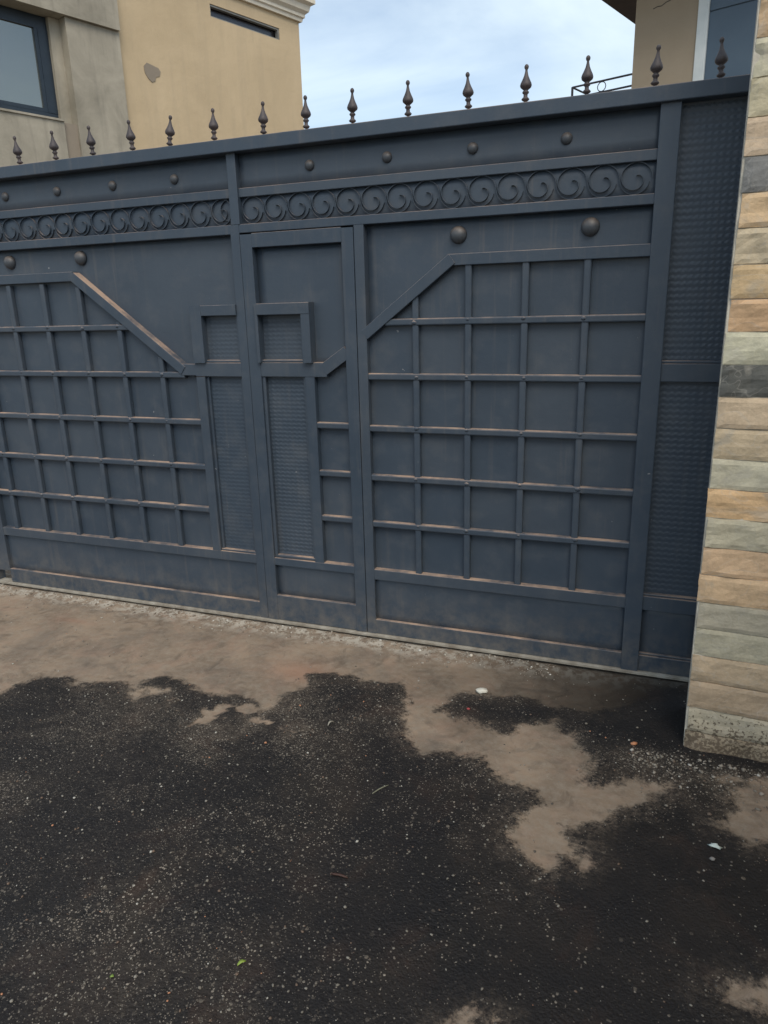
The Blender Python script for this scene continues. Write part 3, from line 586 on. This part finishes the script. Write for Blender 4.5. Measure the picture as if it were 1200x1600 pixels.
# wall added out of view right of the pillar to shade the right leaf, and one beyond the gate's left end
M_WALL = plaster('wall_render', (0.36, 0.31, 0.24), (0.44, 0.38, 0.30))
for nm, x0, x1, y0, y1, lab in (('unseen_wall', 1.55, 1.77, -6.0, -0.30, 'plain rendered wall added out of view right of the pillar to shade the gate and driveway'),
                                ('unseen_wall', -10.0, -4.13, -0.05, 0.17, 'plain rendered wall beyond the left end of the gate')):
    w = empty(nm, lab, 'wall', ((x0 + x1) / 2, (y0 + y1) / 2, 0)); hx, hy = (x1 - x0) / 2, (y1 - y0) / 2
    part('wall', MB().box(-hx, hx, -hy, hy, -0.05, 2.95), M_WALL, w); part('coping', MB().box(-hx, hx, -hy - .04, hy + .04, 2.951, 3.03), M_MORTAR, w)

# ------------------------------------------------------------------ left house
S_ = 1.5
def zz(z_): return 1.682 + (z_ - 1.682) * S_
hl = empty('house', 'tan rendered house with a grey cement bay and cream cornice behind the gate, left', 'house', (-4.6504 * S_, 9.5 * S_ - 3.235, 0), R(71))
def wallbox(mb, x0, x1, y0, y1, z0, z1): return mb.box(x0, x1, y0, y1, z0, z1)
sl = (-1.41 * S_, -0.345 * S_, zz(4.925), zz(5.055))
m_ = MB(); XG = -2.655 * S_
m_.box(XG, sl[0], 0, .25, 0, 8.2).box(sl[1], 0, 0, .25, 0, 8.2).box(sl[0], sl[1], 0, .25, 0, sl[2]).box(sl[0], sl[1], 0, .25, sl[3], 8.2)
part('wall', m_, M_TAN, hl); part('side_wall', MB().box(-.25, -0.001, .251, 7, 0, 8.2), M_TAN, hl); part('back_wall', MB().box(-10, -.251, 6.75, 7, 0, 8.2), M_TAN, hl)
# cement bay with window: pier, lintel, apron
wx0, wx1, wz0, wz1 = -4.75 * S_, -3.235 * S_, zz(3.525), zz(4.47)
m_ = MB(); m_.box(wx1, XG, -.07, .30, 0, wz1)
part('pier', m_, M_GREY, hl, label='bare grey cement pier beside the window')
part('lintel', MB().box(-10, XG - .01, -.13, .30, wz1 + .004, 8.2), M_GREY, hl)
part('apron_wall', MB().box(wx0, wx1 - .002 - .15 * S_, -.075, .30, 0, wz0), M_GREY, hl)
part('apron_return', MB().box(wx1 - .15 * S_, wx1 - .003, -.035, .30, 0, wz0 - .002), M_PATCH, hl)
part('pier', MB().box(-10, wx0 - .003, -.07, .30, 0, wz1), M_GREY, hl)
fr = MB(); fw = 0.15; fx1 = wx1 - .17; yw = .17
fr.box(wx0, fx1, yw, yw + .08, wz1 - fw - .02, wz1 - .001).box(wx0, fx1, yw + .001, yw + .081, wz0 + .001, wz0 + fw).box(fx1 - fw, fx1, yw - .006, yw + .085, wz0 + fw, wz1 - fw - .02).box(fx1 - 1.15, fx1 - 1.15 + fw, yw - .006, yw + .085, wz0 + fw, wz1 - fw - .02)
wf = part('window', fr, M_FRAME, hl)
part('pane', MB().box(wx0 + .02, fx1 - .02, yw + .03, yw + .042, wz0 + .02, wz1 - .02), M_GLASS, wf)
fs_ = MB(); fs_.box(fx1 - fw - .05, fx1 - fw - .002, yw - .002, yw + .03, wz0 + fw, wz1 - fw - .02).box(fx1 - 1.05, fx1 - fw - .05, yw - .002, yw + .03, wz0 + fw, wz0 + fw + .05)
part('sash', fs_, M_FRAME, wf)
part('reveal', MB().box(fx1 + .001, wx1 - .001, .10, .30, wz0, wz1 - .001), M_GREY, hl)
part('window_sill', MB().box(wx0, wx1 - .15 * S_, -.10, .16, wz0 + .002, wz0 + .03), M_GREY, hl)
# slit window
fr = MB(); a, b_, c, d = sl; fr.box(a, b_, .015, .09, d - .03, d - .002).box(a, b_, .016, .09, c + .002, c + .02).box(a + .002, a + .02, .014, .09, c + .02, d - .03).box(b_ - .03, b_ - .002, .014, .09, c + .02, d - .03)
wf2 = part('slit_window', fr, simple('slit_frame', (0.17, 0.17, 0.16), (0.24, 0.24, 0.22), 6, .6), hl, label='long narrow window high under the cornice')
part('pane', MB().box(a + .01, b_ - .01, .11, .12, c + .01, d - .01), M_SLIT, wf2)
# cornice: stepped profile round two sides
cz = zz(5.205); prof = [(0, 0), (-.05, 0), (-.06, .05), (-.09, .07), (-.09, .12), (-.15, .17), (-.17, .26), (-.24, .30), (-.24, .36), (-.20, .40), (-.30, .56), (-.33, .58), (-.33, .66), (0, .66)]
m_ = MB(); n_ = len(prof); vs = []
for x, y, dx, dy in ((XG + .0, 0, 0, 1), (0, 0, -1, 1), (0, 7, -1, 0)):
    for o_, h in prof: vs.append((x + dx * o_, y + dy * o_, cz + h))
fs = [[k * n_ + i, k * n_ + (i + 1) % n_, (k + 1) * n_ + (i + 1) % n_, (k + 1) * n_ + i] for k in range(2) for i in range(n_)] + [list(range(n_)), [2 * n_ + i for i in range(n_)]]
m_.add(vs, fs); part('cornice', m_, M_CREAM, hl)
part('roof', MB().box(-10, -.02, .02, 6.98, 8.201, 8.32), M_GREY, hl)
# patch of repair mortar on the tan wall
pts = [(-2.37, 4.23), (-2.33, 4.27), (-2.25, 4.255), (-2.19, 4.245), (-2.165, 4.215), (-2.18, 4.17), (-2.23, 4.15), (-2.245, 4.11), (-2.285, 4.09), (-2.33, 4.12), (-2.365, 4.17)]
m_ = MB(); m_.prism([(x * S_, zz(z_)) for x, z_ in pts], (0, -.010, 0), (0, .02, 0), (1, 0, 0), (0, 0, 1)); part('plaster_patch', m_, M_PATCH, hl)

# ------------------------------------------------------------------ right house
hr = empty('house', 'beige house with white trim, blue-grey corner sheet and dark eave behind the gate, right', 'house', (-0.48163 * S_, 8.5 * S_ - 3.235, 0), R(-19))
tx0, tx1 = 0.603 * S_, 0.703 * S_
part('wall', MB().box(0, tx0, 0, .25, 0, 6.33), M_BEIGE, hl if False else hr); part('side_wall', MB().box(0, .25, .251, 6, 0, 6.33), M_BEIGE, hr)
part('wall', MB().box(2.6, 6, 0, .25, 0, 6.33), M_BEIGE, hr)
part('corner_trim', MB().rect(tx0, tx1, 0, 6.33, -.03, .25, .01), M_WHITE, hr)
gzv = zz(4.235)
bp = MB().box(tx1, 2.6, .01, .24, 0, gzv - .012).box(tx1, 2.6, .01, .24, gzv + .012, 6.33).box(tx1, 2.6, .03, .23, gzv - .012, gzv + .012)
part('cladding_sheet', bp, M_BLUEP, hr)
part('back_wall', MB().box(.25, 6, 5.75, 6, 0, 6.33), M_BEIGE, hr); part('end_wall', MB().box(5.75, 6, .251, 5.749, 0, 6.33), M_BEIGE, hr)
ov = .9
part('eave', MB().box(-ov, 6 + ov, -ov, 6 + ov, 6.331, 6.47), M_BROWN, hr)
m_ = MB(); m_.add([(-ov - .05, -ov - .05, 6.472), (6.95, -ov - .05, 6.472), (6.95, 6.95, 6.472), (-ov - .05, 6.95, 6.472), (3, 3, 8.1)], [[0, 1, 4], [1, 2, 4], [2, 3, 4], [3, 0, 4], [3, 2, 1, 0]])
part('roof', m_, M_TILE, hr)
# hairline crack above
m_ = MB(); cpts = [(0.17, 4.385), (0.21, 4.395), (0.25, 4.392), (0.29, 4.412), (0.335, 4.42)]
for i in range(4):
    (xa, za), (xb, zb) = cpts[i], cpts[i + 1]; m_.bar(xa * S_, zz(za), xb * S_, zz(zb), .012, -.0025, .004, .001)
part('crack', m_, M_BROWN, hr)
# balcony with iron railing on the far side of the left wall
by0, by1, bx0 = 1.5, 4.3, -1.70
bt, bl = zz(4.137), zz(4.02)
bal = part('balcony', MB().box(bx0 - .05, -.001, by0 - .05, by1, bt - 1.15, bt - 1.0), M_BEIGE, hr)
def tube(mb, p, q, r=.016):
    p, q = Vector(p), Vector(q); d = (q - p).normalized(); a = d.orthogonal().normalized(); b2 = d.cross(a)
    return mb.prism([(r * math.cos(k * math.pi / 3), r * math.sin(k * math.pi / 3)) for k in range(6)], p, q, a, b2)
m_ = MB()
for zt in (bt, bl, bt - .9): tube(m_, (bx0, by0, zt), (-.002, by0, zt)); tube(m_, (bx0, by0, zt), (bx0, by1, zt))
part('railing', m_, M_RAIL, bal)
for x, y in ((bx0, by0), (bx0, by1), (-.03, by0)): part('railing_post', tube(MB(), (x, y, bt - 1.0), (x, y, bt + .005), .022), M_RAIL, bal)
for cx in (-1.15, -.50):
    m_ = MB(); rr = (bt - bl) / 2 - .012
    for k in range(12):
        a0, a1 = k * math.pi / 6, (k + 1) * math.pi / 6
        tube(m_, (cx + rr * math.cos(a0), by0, (bt + bl) / 2 + rr * math.sin(a0)), (cx + rr * math.cos(a1), by0, (bt + bl) / 2 + rr * math.sin(a1)), .008)
    tube(m_, (cx, by0, bt - .9), (cx, by0, bl), .009)
    part('railing_ring', m_, M_RAIL, bal)

# ------------------------------------------------------------------ loose things on the ground
def pebble_cloud(name, n_, sampler, smin, smax, m, label, cat):
    t = (1 + 5 ** .5) / 2; iv = [Vector(v).normalized() for v in [(-1, t, 0), (1, t, 0), (-1, -t, 0), (1, -t, 0), (0, -1, t), (0, 1, t), (0, -1, -t), (0, 1, -t), (t, 0, -1), (t, 0, 1), (-t, 0, -1), (-t, 0, 1)]]
    iF = np.array([(0, 11, 5), (0, 5, 1), (0, 1, 7), (0, 7, 10), (0, 10, 11), (1, 5, 9), (5, 11, 4), (11, 10, 2), (10, 7, 6), (7, 1, 8), (3, 9, 4), (3, 4, 2), (3, 2, 6), (3, 6, 8), (3, 8, 9), (4, 9, 5), (2, 4, 11), (6, 2, 10), (8, 6, 7), (9, 8, 1)])
    iV = np.array([tuple(v) for v in iv]); rng = np.random.default_rng(5); V, F, C = [], [], []
    for k in range(n_):
        x, y = sampler(rng); s = smin * (smax / smin) ** (rng.random() ** 2.2)
        v = iV * (1 + rng.uniform(-.28, .28, (12, 1))); v = v * (np.array([1, rng.uniform(.55, 1), rng.uniform(.35, .7)]) * s)
        a = rng.random() * 6.28; c_, s_ = math.cos(a), math.sin(a); v = v @ np.array([[c_, s_, 0], [-s_, c_, 0], [0, 0, 1]])
        i_ = min(nx - 1, max(0, int(round((x - X0) / (X1 - X0) * (nx - 1))))); j_ = min(ny - 1, max(0, int(round((y - Y0) / (Y1 - Y0) * (ny - 1)))))
        V.append(v + np.array([x, y, gz[j_ * nx + i_] + s * .22])); F.append(iF + 12 * k); C.append(np.full(20, rng.random()))
    V = np.concatenate(V); F = np.concatenate(F); C = np.concatenate(C)
    me = bpy.data.meshes.new(name); me.vertices.add(len(V)); me.vertices.foreach_set('co', V.ravel()); me.loops.add(F.size); me.loops.foreach_set('vertex_index', F.ravel().astype(np.int32))
    me.polygons.add(len(F)); me.polygons.foreach_set('loop_start', np.arange(0, F.size, 3, dtype=np.int32)); me.update(calc_edges=True)
    at = me.attributes.new('tint', 'FLOAT', 'FACE'); at.data.foreach_set('value', C.astype(np.float32)); me.materials.append(m)
    return tag(obj(name, me), label, cat, kind='stuff')
def peb_mat(name, cols):
    m, n, l, b = mat(name); a = n.new('ShaderNodeAttribute'); a.attribute_name = 'tint'; r = n.new('ShaderNodeValToRGB'); e = r.color_ramp.elements
    r.color_ramp.interpolation = 'CONSTANT'
    for i, (p, c) in enumerate(cols):
        if i < 2: e[i].position = p; e[i].color = (*c, 1)
        else: k = e.new(p); k.color = (*c, 1)
    l.new(a.outputs['Fac'], r.inputs['Fac']); l.new(r.outputs['Color'], b.inputs['Base Color']); b.inputs['Roughness'].default_value = .75; return m
PM = peb_mat('loose_grit', [(0, (0.16, 0.145, 0.12)), (.35, (0.08, 0.07, 0.06)), (.6, (0.22, 0.205, 0.175)), (.8, (0.13, 0.09, 0.065)), (.93, (0.38, 0.37, 0.33)), (.985, (0.42, 0.2, 0.11))])
def s_all(r):
    while True:
        x, y = r.uniform(-4.2, 1.2), r.uniform(-2.9, -0.03)
        j_ = int((y - Y0) / (Y1 - Y0) * (ny - 1)) * nx + int((x - X0) / (X1 - X0) * (nx - 1))
        if r.random() < ((0.15 + agg[j_]) * min(1, tone[j_] + .25) if dry[j_] < 0 else 0.10): return x, y
pebble_cloud('loose_grit', 9000, s_all, .0016, .0062, PM, 'pale grit and small stones scattered over the dark asphalt', 'grit')
def s_edge(r): x = r.uniform(-4.0, -0.35); return x, -0.035 - abs(r.normal(0, .045 + .03 * math.sin(x * 5) ** 2))
pebble_cloud('rubble', 1300, s_edge, .002, .010, peb_mat('rubble', [(0, (0.26, 0.23, 0.19)), (.4, (0.17, 0.14, 0.11)), (.75, (0.34, 0.31, 0.26)), (.95, (0.55, 0.53, 0.48))]), 'crumbled mortar rubble along the foot of the gate', 'rubble')
def s_pil(r): x = r.uniform(0.0, .9); return x, -0.62 - abs(r.normal(0, .10)) - .02 * x
pebble_cloud('gravel', 520, s_pil, .003, .010, peb_mat('gravel', [(0, (0.18, 0.16, 0.13)), (.5, (0.28, 0.25, 0.21)), (.85, (0.12, 0.09, 0.07)), (.96, (0.42, 0.40, 0.36))]), 'coarser gravel below the stone pillar', 'gravel')

def lump(name, x, y, sx, sy, sz, col, label, cat, rotz=0, sub=2, rough=.6, seed=1, amp=.35):
    bm = bmesh.new(); bmesh.ops.create_icosphere(bm, subdivisions=sub, radius=1)
    for v in bm.verts:
        v.co *= 1 + amp * noise.noise(v.co * 1.7 + Vector((seed, seed, 0))); v.co.x *= sx; v.co.y *= sy; v.co.z *= sz
    me = bpy.data.meshes.new(name); bm.to_mesh(me); bm.free()
    me.materials.append(simple(name + '_surface', col, tuple(c * .8 for c in col), 60, rough)); me.polygons.foreach_set('use_smooth', [True] * len(me.polygons))
    o = obj(name, me, None, (x, y, sz * .55), (0, 0, rotz)); return tag(o, label, cat)
lump('stone_chip', -0.646, -0.393, .028, .019, .011, (.62, .60, .52), 'flat white stone chip lying on the dark asphalt near the right leaf', 'stone', .2)
lump('paper_scrap', 0.275, -1.097, .018, .009, .006, (.52, .60, .57), 'crumpled pale green-white paper scrap on the asphalt below the pillar', 'litter', -.2, seed=4, amp=.8)
lump('stone_chip', 0.264, -1.159, .009, .007, .005, (.20, .19, .18), 'small grey stone chip just in front of the pale paper scrap', 'stone', 0, seed=5)
lump('plastic_bit', -0.668, -0.553, .008, .006, .004, (.35, .06, .06), 'tiny red plastic bit on the dark blotch near the white chip', 'litter', 0, seed=6)
lump('brick_crumb', 0.011, -0.600, .013, .009, .007, (.50, .22, .11), 'orange brick crumb on the gravel left of the pillar foot', 'brick piece', .5, seed=7)
lump('mortar_crumb', -0.775, -0.075, .010, .009, .008, (.55, .50, .42), 'round whitish mortar crumb at the foot of the gate', 'stone', 0, seed=8)
def blade(name, x, y, ln, w, ang, col, label, cat, curl=.01, th=.0012):
    mb = MB(); n_ = 8; vs = []
    for i in range(n_ + 1):
        t = i / n_; ww = w * math.sin(math.pi * (0.12 + .8 * t)) ; px = (t - .5) * ln; zz_ = .004 + curl * math.sin(math.pi * t); py = curl * .9 * math.sin(2.4 * t)
        vs += [(px, py - ww / 2, zz_), (px, py + ww / 2, zz_ + .001), (px, py + ww / 2, zz_ + .001 - th), (px, py - ww / 2, zz_ - th)]
    fs = [[i * 4 + k, i * 4 + (k + 1) % 4, i * 4 + 4 + (k + 1) % 4, i * 4 + 4 + k] for i in range(n_) for k in range(4)] + [[3, 2, 1, 0], [n_ * 4, n_ * 4 + 1, n_ * 4 + 2, n_ * 4 + 3]]
    mb.add(vs, fs); o = obj(name, mb.me(name, simple(name + '_surface', col, tuple(c * .7 for c in col), 90, .6), True), None, (x, y, 0), (0, 0, ang)); return tag(o, label, cat)
blade('leaf_scrap', -0.930, -1.971, .024, .010, .8, (.26, .36, .06), 'bright green leaf scrap on the asphalt, the larger of two', 'leaf', .004)
blade('leaf_scrap', -1.234, -2.120, .010, .008, .3, (.20, .30, .06), 'tiny round green leaf scrap on the asphalt, the smaller of two', 'leaf', .002)
blade('twig', -0.809, -1.604, .055, .007, .0, (.06, .028, .020), 'short reddish-brown twig lying on the dark asphalt', 'twig', .003, .005)
blade('grass_blade', -0.834, -1.180, .075, .0045, 1.0, (.20, .20, .14), 'dry grey-green grass blade on the asphalt', 'grass blade', .003)
blade('dry_leaf', -1.181, -0.852, .034, .010, .9, (.30, .28, .23), 'curled pale dry leaf at the edge of the tar', 'leaf', .010)
